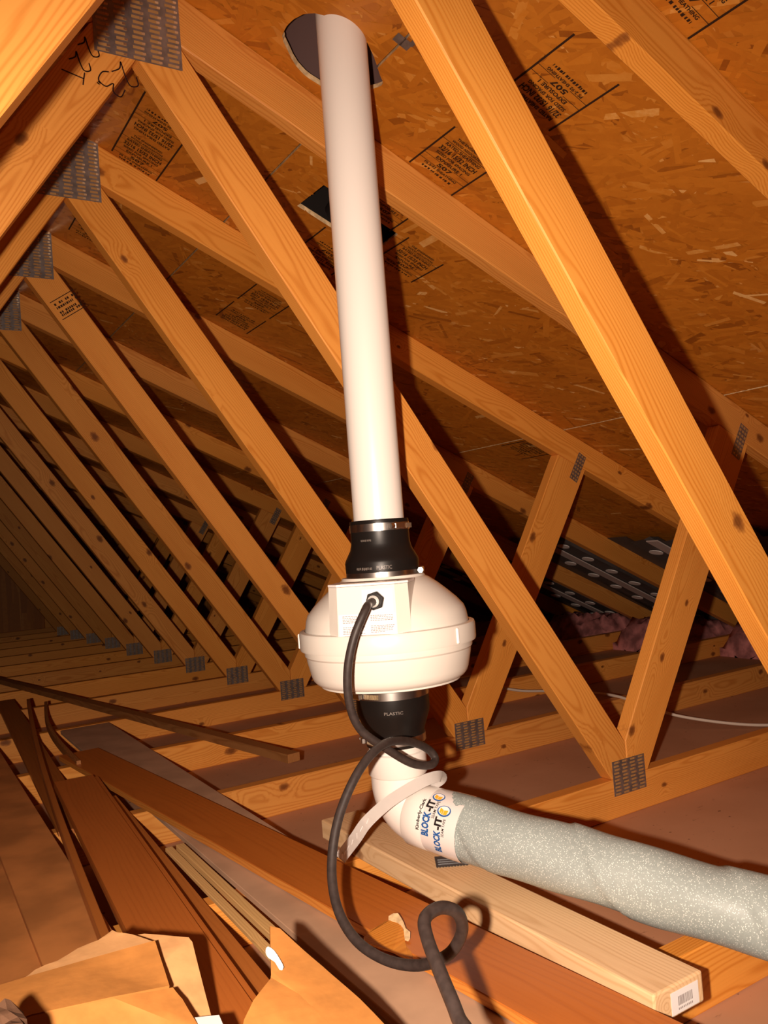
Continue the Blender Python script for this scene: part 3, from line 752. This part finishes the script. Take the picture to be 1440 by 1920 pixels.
# angle on the tape that faces the camera
vc = (FACE - EW - HD * .05); vc -= HD * vc.dot(HD); a_cam = math.atan2(vc.dot(bb), vc.dot(nn))
up_ = Vector((0, 0, 1)); sgn = 1 if (cyl(0, a_cam + .2, 1).z > cyl(0, a_cam, 1).z) else -1
def tape_put(r=.0534):
    # u runs up round the pipe, v runs back along the pipe towards the elbow (the top of the letters)
    return lambda u, v: cyl(.078 - v, a_cam + sgn * (u / .053), r)
def tape_text(name, body, u0, v0, w, h, mat, bold=.0):
    V, F = text_fit(body, w, h, bold); mobj(name, geo_me(name, [([(u0 + u, v0 + v) for u, v in V], F)], tape_put()), mat, tp)
def disc(u0, v0, ru, rv, n=24): return ([(u0 + ru * math.cos(2 * math.pi * i / n), v0 + rv * math.sin(2 * math.pi * i / n)) for i in range(n)], [list(range(n))])
def logo(u, v, k=1.):
    mobj('logo_ring', geo_me('logo_ring', [disc(u, v, .0085 * k, .0115 * k)], tape_put(.05335)), 'bluecol', tp)
    mobj('logo_field', geo_me('logo_field', [disc(u + .0007, v, .0068 * k, .0094 * k)], tape_put(.0535)), 'label', tp)
    bk = [([(u - .005 * k, v - .006 * k), (u + .002 * k, v - .007 * k), (u + .001 * k, v), (u - .006 * k, v)], [[0, 1, 2, 3]]), ([(u - .006 * k, v + .0005), (u + .001 * k, v + .0005), (u + .004 * k, v + .007 * k), (u - .003 * k, v + .007 * k)], [[0, 1, 2, 3]])]
    mobj('logo_book', geo_me('logo_book', bk, tape_put(.0537)), 'yellow', tp)
tape_text('brand_print', 'Kimberly-Clark', -.024, .047, .052, .0085, 'blackink', .03)
tape_text('product_print', 'BLOCK', -.030, .030, .038, .0145, 'bluecol', .05); tape_text('product_print', '-IT', .009, .030, .020, .0145, 'blackink', .05)
tape_text('product_print', 'SEAM TAPE', .000, .0225, .030, .0055, 'blackink', .01)
tape_text('product_print', 'BLOCK', -.054, .007, .038, .0135, 'bluecol', .05); tape_text('product_print', '-IT', -.015, .007, .020, .0135, 'blackink', .05)
tape_text('product_print', 'SEAM TAPE', -.024, .0005, .028, .0050, 'blackink', .01)
logo(.038, .031); logo(.016, .009, 1.1)

# white strap curling over the elbow and hanging to the left
SPT = [(.356, .408, .262), (.366, .386, .277), (.354, .371, .288), (.319, .368, .288), (.265, .384, .266), (.225, .398, .238), (.212, .420, .208), (.205, .445, .182), (.199, .456, .168)]
P = spline(SPT, 7); bm = bmesh.new(); A = []; B = []
for i, p in enumerate(P):
    t = (P[min(i + 1, len(P) - 1)] - P[max(i - 1, 0)]).normalized(); vv = (FACE - p).normalized(); f = i / (len(P) - 1)
    side = t.cross(vv).normalized(); side = (side + vv * (.5 * f)).normalized(); w = .0085 + .003 * f
    j = random.uniform(-.0015, .0015) * (1 if f > .6 else 0)
    A.append(bm.verts.new(p + side * w + vv * j)); B.append(bm.verts.new(p - side * w - vv * j))
for i in range(len(P) - 1): bm.faces.new((A[i], A[i + 1], B[i + 1], B[i]))
bmesh.ops.solidify(bm, geom=bm.faces[:], thickness=.0009)
ss = mobj('plastic_strap', smooth_me(bm2me(bm, 'plastic_strap'), 1.0), 'strap'); tag(ss, 'white plastic strap curled over the elbow with a crinkled hanging end', 'strap')
for i in range(len(P) - 22, len(P) - 1, 3):
    me = box_me('strap_tooth', .0012, .0012, .010, 0); o = mobj('strap_tooth', me, 'label', ss, P[i] + (FACE - P[i]).normalized() * .0018, (random.uniform(.2, .6), random.uniform(-.3, .3), .3))

# ================================================================== LOOSE LUMBER
def plank(name, label, a, b, w, t, z, mat, cat='plank', edge=None, lip=0., group=None, warp=0., edge_side=-1, w2=None, ragged=0.):
    """board from a to b (plan points of its centre line) lying at height z"""
    A_ = Vector((a[0], a[1], 0)); B_ = Vector((b[0], b[1], 0)); L = (B_ - A_).length; d = (B_ - A_) / L
    z0 = z if not isinstance(z, tuple) else z[0]; z1 = z if not isinstance(z, tuple) else z[1]
    o = empty(name, (*((A_ + B_) / 2).to_2d(), (z0 + z1) / 2), label, cat, group)
    yaw = math.atan2(d.y, d.x); tilt = -math.atan2(z1 - z0, L)
    o.rotation_euler = (0, tilt, yaw)
    n = 24; bm = bmesh.new(); R = []
    w2 = w2 or w
    for i in range(n + 1):
        f = i / n; x = -L / 2 + L * f; ww = (w + (w2 - w) * f) / 2; dy = warp * math.sin(math.pi * f)
        if i in (0, n): x += random.uniform(-ragged, ragged)
        prof = [(-ww, 0), (ww, 0), (ww, t), (ww - .010, t), (ww - .012, t + lip), (-ww + .001, t + lip), (-ww, t)] if lip else [(-ww, 0), (ww, 0), (ww, t - .001), (ww - .001, t), (-ww + .001, t), (-ww, t - .001)]
        R.append([bm.verts.new((x + (random.uniform(-ragged, ragged) if i in (0, n) else 0), y + dy, zz)) for y, zz in prof])
    for p, q in zip(R[:-1], R[1:]):
        for k in range(len(p)): bm.faces.new((p[k], p[(k + 1) % len(p)], q[(k + 1) % len(p)], q[k]))
    bm.faces.new(R[0][::-1]); bm.faces.new(R[-1])
    me = bm2me(bm, 'board'); bd = mobj('board', me, mat, o)
    if edge:
        bm = bmesh.new(); add_box(bm, -L / 2, L / 2, edge_side * w / 2 - (.0008 if edge_side > 0 else .0008), edge_side * w / 2 + .0008, .001, t - .001); mobj('lit_edge', bm2me(bm, 'lit_edge'), edge, o)  # lit front edge of the board, put in as a brighter orange strip
    return o
GRP = 'old boards piled on the truss chords'
CZ = .0892
plank('siding_board', 'wide grey-backed board running under the long brown plank', (.200, 2.40), (.160, -.36), .172, .010, CZ, 'plank_grey', 'board', group=GRP, ragged=.012)
plank('siding_board', 'long red-brown plank lying alongside the pale stud', (.080, 1.92), (.278, -.34), .118, .015, CZ + .0115, 'plank_red', 'board', 'edge', group=GRP, edge_side=-1)
plank('siding_board', 'brown plank with rounded edge in the middle of the pile', (-.012, 1.50), (-.125, .02), .108, .010, CZ + .0335, 'plank_red', 'board', group=GRP, lip=.006)
plank('siding_board', 'narrow brown plank between the middle plank and the pale strips', (.020, 1.40), (-.060, .02), .085, .010, CZ + .0005, 'plank', 'board', group=GRP)
plank('siding_board', 'dull brown plank left of the middle plank, with a black dividing gap', (-.168, 2.30), (-.212, .12), .108, .010, CZ + .0225, 'plank_dusty', 'board', group=GRP)
plank('siding_board', 'leftmost dusty brown plank at the edge of the photo', (-.300, 1.50), (-.285, .12), .115, .010, CZ + .0125, 'plank_dusty', 'board', group=GRP)
plank('siding_board', 'dark plank reaching farthest back on the left of the pile', (.055, 3.38), (-.075, 1.20), .075, .011, CZ + .0005, 'plank', 'board', group=GRP)
plank('trim_strip', 'thin warped dark strip on edge between two brown planks', (.10, 3.0), (-.192, .28), .013, .022, CZ + .034, 'plank', 'strip', warp=-.020, group=GRP)
plank('trim_strip', 'short curved dark strip leaning at the back of the pile', (.165, 2.98), (.045, 1.75), .012, .024, CZ + .013, 'stick', 'strip', warp=-.030, group=GRP)
plank('wood_strip', 'pale wood strip beside the grey board', (.064, .89), (.046, .10), .017, .011, CZ + .0115, 'pale', 'strip', group=GRP)
plank('wood_strip', 'pale wood strip next to the narrow brown plank', (.044, .90), (.018, .10), .015, .007, CZ + .0115, 'pale', 'strip', group=GRP)
plank('wood_stick', 'long dark square stick lying across the far chords', (.547, 1.37), (.10, 4.35), .040, .024, (CZ + .0005, CZ + .0005), 'stick', 'stick')
# pale stud (local X runs towards the near end)
sA = Vector((.3670, .768)); sB = Vector((.3665, -.088)); dS = sB - sA; LS = dS.length; SW = .089
st = empty('lumber_stud', (*((sA + sB) / 2), CZ + .0005), 'pale new lumber stud with a barcode sticker on its end', 'lumber'); st.rotation_euler = (0, 0, math.atan2(dS.y, dS.x))
bm = bmesh.new(); prism(bm, [(-LS / 2, -SW / 2), (LS / 2, -SW / 2), (LS / 2, SW / 2), (-LS / 2, SW / 2)], 0, .038, lambda u, v, h: Vector((u, v, h))); bevel(bm, .0028, 2)
mobj('board', bm2me(bm, 'board'), 'stud', st)
# barcode sticker on the near end
bm = bmesh.new(); add_box(bm, LS / 2 + .0002, LS / 2 + .0006, -.016, .034, .003, .030)
stk = mobj('barcode_sticker', bm2me(bm, 'barcode_sticker'), 'label', st)
it = []; u = -.004
while u < .022:
    w = random.choice((.0005, .0008, .0013)); it.append(rect(u, u + w, .012, .023)); u += w + random.choice((.0006, .0009))
u = -.004
while u < .022: it.append(rect(u, u + .0016, .007, .0095)); u += .003
mobj('barcode', geo_me('barcode', it, lambda u, v: Vector((LS / 2 + .0009, u, v))), 'print', stk)

# grey serrated metal plate lying on the stud under the tape
bm = bmesh.new(); nt = 11; w = .056; top = [(-w / 2, .045), (w / 2, .045)]
lp = [(-w / 2, .045), (-w / 2, 0)] + [p for i in range(nt) for p in ((-w / 2 + w * (i + .25) / nt, -.004), (-w / 2 + w * (i + .75) / nt, 0))] + [(w / 2, 0), (w / 2, .045)]
prism(bm, lp, 0, .0012, lambda u, v, h: Vector((u, v, h)))
for i in range(3): add_box(bm, -w / 2 + .004, w / 2 - .004, .008 + i * .010, .010 + i * .010, .0012, .0022)
cp = mobj('serrated_plate', bm2me(bm, 'serrated_plate'), 'serr', None, (.377, .386, .1285), (0, 0, -.54)); tag(cp, 'small grey serrated metal plate lying on the stud beneath the tape', 'metal plate')

# ragged peel of wood fibre lying on the long plank
def sheet(name, pts, mat, parent=None, th=.0035, sub=0, jit=0.):
    bm = bmesh.new(); vs = [bm.verts.new(p) for p in pts]; bm.faces.new(vs)
    bmesh.ops.triangulate(bm, faces=bm.faces[:])
    if sub: bmesh.ops.subdivide_edges(bm, edges=bm.edges[:], cuts=sub, use_grid_fill=True)
    if jit:
        for v in bm.verts: v.co += Vector((random.uniform(-jit, jit), random.uniform(-jit, jit), random.uniform(-jit, jit)))
    bmesh.ops.recalc_face_normals(bm, faces=bm.faces[:])
    bmesh.ops.solidify(bm, geom=bm.faces[:], thickness=th)
    return mobj(name, smooth_me(bm2me(bm, name), .6), mat, parent)
pz = CZ + .0240
pl = empty('torn_scrap', (.17, .25, pz), 'torn orange scrap of board lying on the brown plank inside the cord loop', 'scrap')
bm = bmesh.new(); lp = [(-.030, .030), (-.018, .046), (.006, .056), (.028, .046), (.030, .030), (.022, .010), (.012, -.012), (.002, -.040), (-.006, -.060), (-.012, -.040), (-.022, -.005)]
prism(bm, dense(lp, 2, .0015), 0, .003, lambda u, v, h: Vector((u, v, h + .010 * max(0, u / .03) ** 2))); mobj('scrap_face', bm2me(bm, 'scrap_face'), 'edge', pl)
bm = bmesh.new(); lp = [(.022, .050), (.034, .052), (.033, .030), (.027, .008), (.018, -.016), (.012, -.012), (.022, .010), (.027, .030)]
prism(bm, dense(lp, 2, .002), .003, .0048, lambda u, v, h: Vector((u, v, h + .010 * max(0, u / .03) ** 2))); mobj('torn_fibre', bm2me(bm, 'torn_fibre'), 'cut_edge', pl)

# ================================================================== CARDBOARD IN THE FOREGROUND
bx = empty('cardboard_box', (-.29, .03, .135), 'opened cardboard box with a torn top flap in the bottom left corner', 'box')
def bpt(*pts): return [Vector(p) - Vector((-.29, .03, .135)) for p in pts]
sheet('top_flap', bpt((-.43, .118, .286), (-.352, .129, .283), (-.275, .131, .280), (-.199, .131, .277), (-.205, .064, .258), (-.262, .052, .272), (-.336, .047, .284), (-.43, .03, .29)), 'card', bx, .0035, 2, .0002)
sheet('front_panel', bpt((-.43, .029, .289), (-.336, .046, .283), (-.262, .051, .271), (-.203, .060, .257), (-.1985, .046, .250), (-.192, .004, .232), (-.200, -.05, .17), (-.44, -.07, .19)), 'card', bx, .0035, 2, .0003)
sheet('torn_liner', bpt((-.330, .133, .2800), (-.318, .146, .2795), (-.296, .152, .2785), (-.272, .166, .279), (-.250, .170, .279), (-.232, .180, .281), (-.228, .172, .280), (-.216, .160, .278), (-.200, .134, .2755), (-.275, .133, .2785)), 'card_in', bx, .0012, 1, .0005)
sheet('side_flap', bpt((-.232, .196, .266), (-.195, .190, .262), (-.152, .163, .254), (-.150, .158, .250), (-.158, .084, .202), (-.176, .078, .205), (-.205, .125, .25)), 'card_in', bx, .0035, 2, .0002)
sheet('back_wall', bpt((-.43, .120, .284), (-.21, .130, .275), (-.21, .128, .137), (-.43, .118, .137)), 'card', bx, .0035)
sheet('right_wall', bpt((-.207, .126, .270), (-.206, .066, .250), (-.204, -.048, .168), (-.204, -.048, .137), (-.207, .126, .137)), 'card', bx, .0035)

cf = empty('cardboard_flap', (-.10, -.05, .135), 'bent cardboard flap with a white glue spot standing up at the bottom centre', 'cardboard')
def cpt(*pts): return [Vector(p) - Vector((-.10, -.05, .135)) for p in pts]
sheet('upper_leaf', cpt((-.0925, .064, .283), (-.084, .058, .280), (-.0705, .028, .2625), (-.058, -.008, .248), (-.047, -.045, .235), (-.036, -.105, .214), (-.030, -.17, .190), (-.075, -.15, .205), (-.090, -.080, .232), (-.104, -.028, .252), (-.121, .002, .2625), (-.117, .010, .266)), 'card', cf, .0035, 2, .0002)
sheet('lower_leaf', cpt((-.121, .0015, .2622), (-.104, -.0285, .2517), (-.090, -.0805, .2317), (-.075, -.151, .2047), (-.07, -.24, .150), (-.20, -.20, .165), (-.195, -.083, .243), (-.168, -.042, .257), (-.152, -.026, .262)), 'card', cf, .0035, 2, .0002)
bm = bmesh.new(); lp = [(-.004, .012), (.001, .016), (.004, .008), (.003, -.006), (.001, -.016), (-.003, -.015), (-.002, -.004), (-.005, .004)]
e3 = (Vector((-.084, .058, .280)) - Vector((-.117, .010, .266))).cross(Vector((-.104, -.028, .252)) - Vector((-.0925, .064, .283))).normalized()
if e3.z < 0: e3 = -e3
e2 = -(DN - e3 * DN.dot(e3)).normalized(); e1 = e2.cross(e3)
g_ = Vector((-.1085, .020, .2690)) - Vector((-.10, -.05, .135))
prism(bm, dense(lp, 2), 0, .0022, lambda u, v, h: g_ + e1 * u + e2 * v + e3 * (h + .001)); mobj('glue_spot', smooth_me(bm2me(bm, 'glue_spot'), 1.2), 'label', cf)

# weathered scrap and a white offcut at the very bottom
bm = bmesh.new(); R = []
for i in range(9):
    f = i / 8; R.append([bm.verts.new(Vector((-.372 + .012 * math.cos(a) * (1.0 + .25 * math.sin(3 * a + i)) * (1.05 - .25 * f), -.20 + .10 * f, .352 + .012 * math.sin(a) * (1 + .2 * math.cos(2 * a + 2 * i)) + .004 * f)) - Vector((-.372, -.15, .352))) for a in [2 * math.pi * k / 12 for k in range(12)]])
for p, q in zip(R[:-1], R[1:]):
    for k in range(12): bm.faces.new((p[k], p[(k + 1) % 12], q[(k + 1) % 12], q[k]))
bm.faces.new(R[0][::-1]); bm.faces.new(R[-1])
wc = mobj('wood_scrap', bm2me(bm, 'wood_scrap'), 'chunk', None, (-.372, -.145, .352)); tag(wc, 'split weathered wood scrap in the bottom left corner', 'wood scrap')
bm = bmesh.new(); prism(bm, [(-.195, .036), (-.170, .022), (-.178, -.03), (-.197, -.02)], .229, .2345, lambda u, v, h: Vector((u, v, h)) - Vector((-.185, .0, .23)))
wo = mobj('white_offcut', bm2me(bm, 'white_offcut'), 'label', None, (-.185, 0, .23)); tag(wo, 'white plastic offcut poking up between the cardboard pieces', 'offcut')

# ================================================================== EAVES: BAFFLES, INSULATION, CABLE
def baffle(k, xa, xb, label):
    yc = (k + .5) * SP + TH / 2; wd = SP - TH - .03; xc = (xa + xb) / 2
    o = empty('rafter_baffle', on_slope(xc, yc, -.012), label, 'baffle', 'foam baffles between the rafters'); o.rotation_euler = (0, AN, 0); L = (xb - xa) * SL
    bm = bmesh.new(); prof = []
    for u, h in ((-wd / 2, 0), (-.16, 0), (-.13, -.028), (-.035, -.028), (-.02, -.012), (.02, -.012), (.035, -.028), (.13, -.028), (.16, 0), (wd / 2, 0)): prof.append((u, h))
    ra = [bm.verts.new((-L / 2 + random.uniform(-.02, .02), u, h)) for u, h in prof]; rb = [bm.verts.new((L / 2, u, h)) for u, h in prof]
    for i in range(len(prof) - 1): bm.faces.new((ra[i], rb[i], rb[i + 1], ra[i + 1]))
    bmesh.ops.solidify(bm, geom=bm.faces[:], thickness=.003)
    mobj('foam_sheet', bm2me(bm, 'foam_sheet'), 'baffle', o)
    bm = bmesh.new(); add_box(bm, -L / 2 - .01, L / 2, -.030, .030, -.036, -.031); mobj('centre_rib', bm2me(bm, 'centre_rib'), 'baffle_rib', o)
    n = int(L / .17)
    for i in range(n):
        for u in (-.083, .083):
            bm = bmesh.new(); x = -L / 2 + .07 + i * .17 + (.05 if u > 0 else 0)
            prism(bm, [(x + .024 * math.cos(2 * math.pi * q / 14), u + .034 * math.sin(2 * math.pi * q / 14)) for q in range(14)], -.0305, -.034, lambda a, b, h: Vector((a, b, h))); mobj('oval_boss', bm2me(bm, 'oval_boss'), 'baffle_highlight', o)
    return o
baffle(1, 2.36, 3.50, 'grey foam rafter baffle at the right edge, nearest the camera')
baffle(2, 2.36, 3.50, 'grey foam rafter baffle with white ovals above the rightmost short web')
baffle(3, 2.30, 3.50, 'grey foam rafter baffle seen between the two crossing webs')
baffle(4, 2.30, 3.50, 'dark grey foam rafter baffle low behind the crossing webs')
baffle(5, 2.35, 3.50, 'farthest visible foam rafter baffle beside the fan')
for i, (k, xa, lab) in enumerate(((1, 3.15, 'pink insulation batt at the eave, closest to the right edge'), (2, 3.08, 'pink insulation batt at the eave behind the rightmost web'), (3, 3.0, 'pink insulation batt tucked under the middle baffle'), (4, 3.0, 'farthest pink insulation batt under the eave'))):
    bm = bmesh.new(); yc = (k + .5) * SP + TH / 2; NX, NY = 14, 14
    g1 = [[None] * (NY + 1) for _ in range(NX + 1)]; wd = SP - TH - .02
    for a in range(NX + 1):
        for b in range(NY + 1):
            f = a / NX; x = xa + (3.45 - xa) * f; y = -wd / 2 + wd * b / NY
            lim = (RZ - PITCH * x) - .055
            e = min(1, a / 3) ** .5 * min(1, min(b, NY - b) / 2 + .4)
            g1[a][b] = bm.verts.new((x - xa, y, min(lim, (.14 * e + .02 * math.sin(a * 1.9 + b) + random.uniform(0, .025)))))
    for a in range(NX):
        for b in range(NY): bm.faces.new((g1[a][b], g1[a + 1][b], g1[a + 1][b + 1], g1[a][b + 1]))
    bd = [g1[a][0] for a in range(NX + 1)] + [g1[NX][b] for b in range(1, NY + 1)] + [g1[a][NY] for a in range(NX - 1, -1, -1)] + [g1[0][b] for b in range(NY - 1, 0, -1)]
    lo = [bm.verts.new((v.co.x, v.co.y, 0.001)) for v in bd]
    for a in range(len(bd)): bm.faces.new((bd[a], bd[(a + 1) % len(bd)], lo[(a + 1) % len(bd)], lo[a]))
    o = mobj('insulation_batt', smooth_me(bm2me(bm, 'insulation_batt'), 1.2), 'pink', None, (xa, yc, 0)); tag(o, lab, 'insulation', 'pink batts at the eave')
CB = [(1.60, 1.90, .096), (1.68, 1.73, .070), (1.72, 1.60, .075), (1.74, 1.40, .088), (1.725, 1.255, .0945), (1.74, 1.16, .075), (1.80, 1.05, .04), (1.93, .90, .012), (2.08, .78, .008), (2.25, .70, .008)]
cb = mobj('white_cable', tube_me('white_cable', spline(CB, 8), .005, 10), 'cable'); tag(cb, 'thin white cable crossing the floor behind the right-hand webs', 'cable')
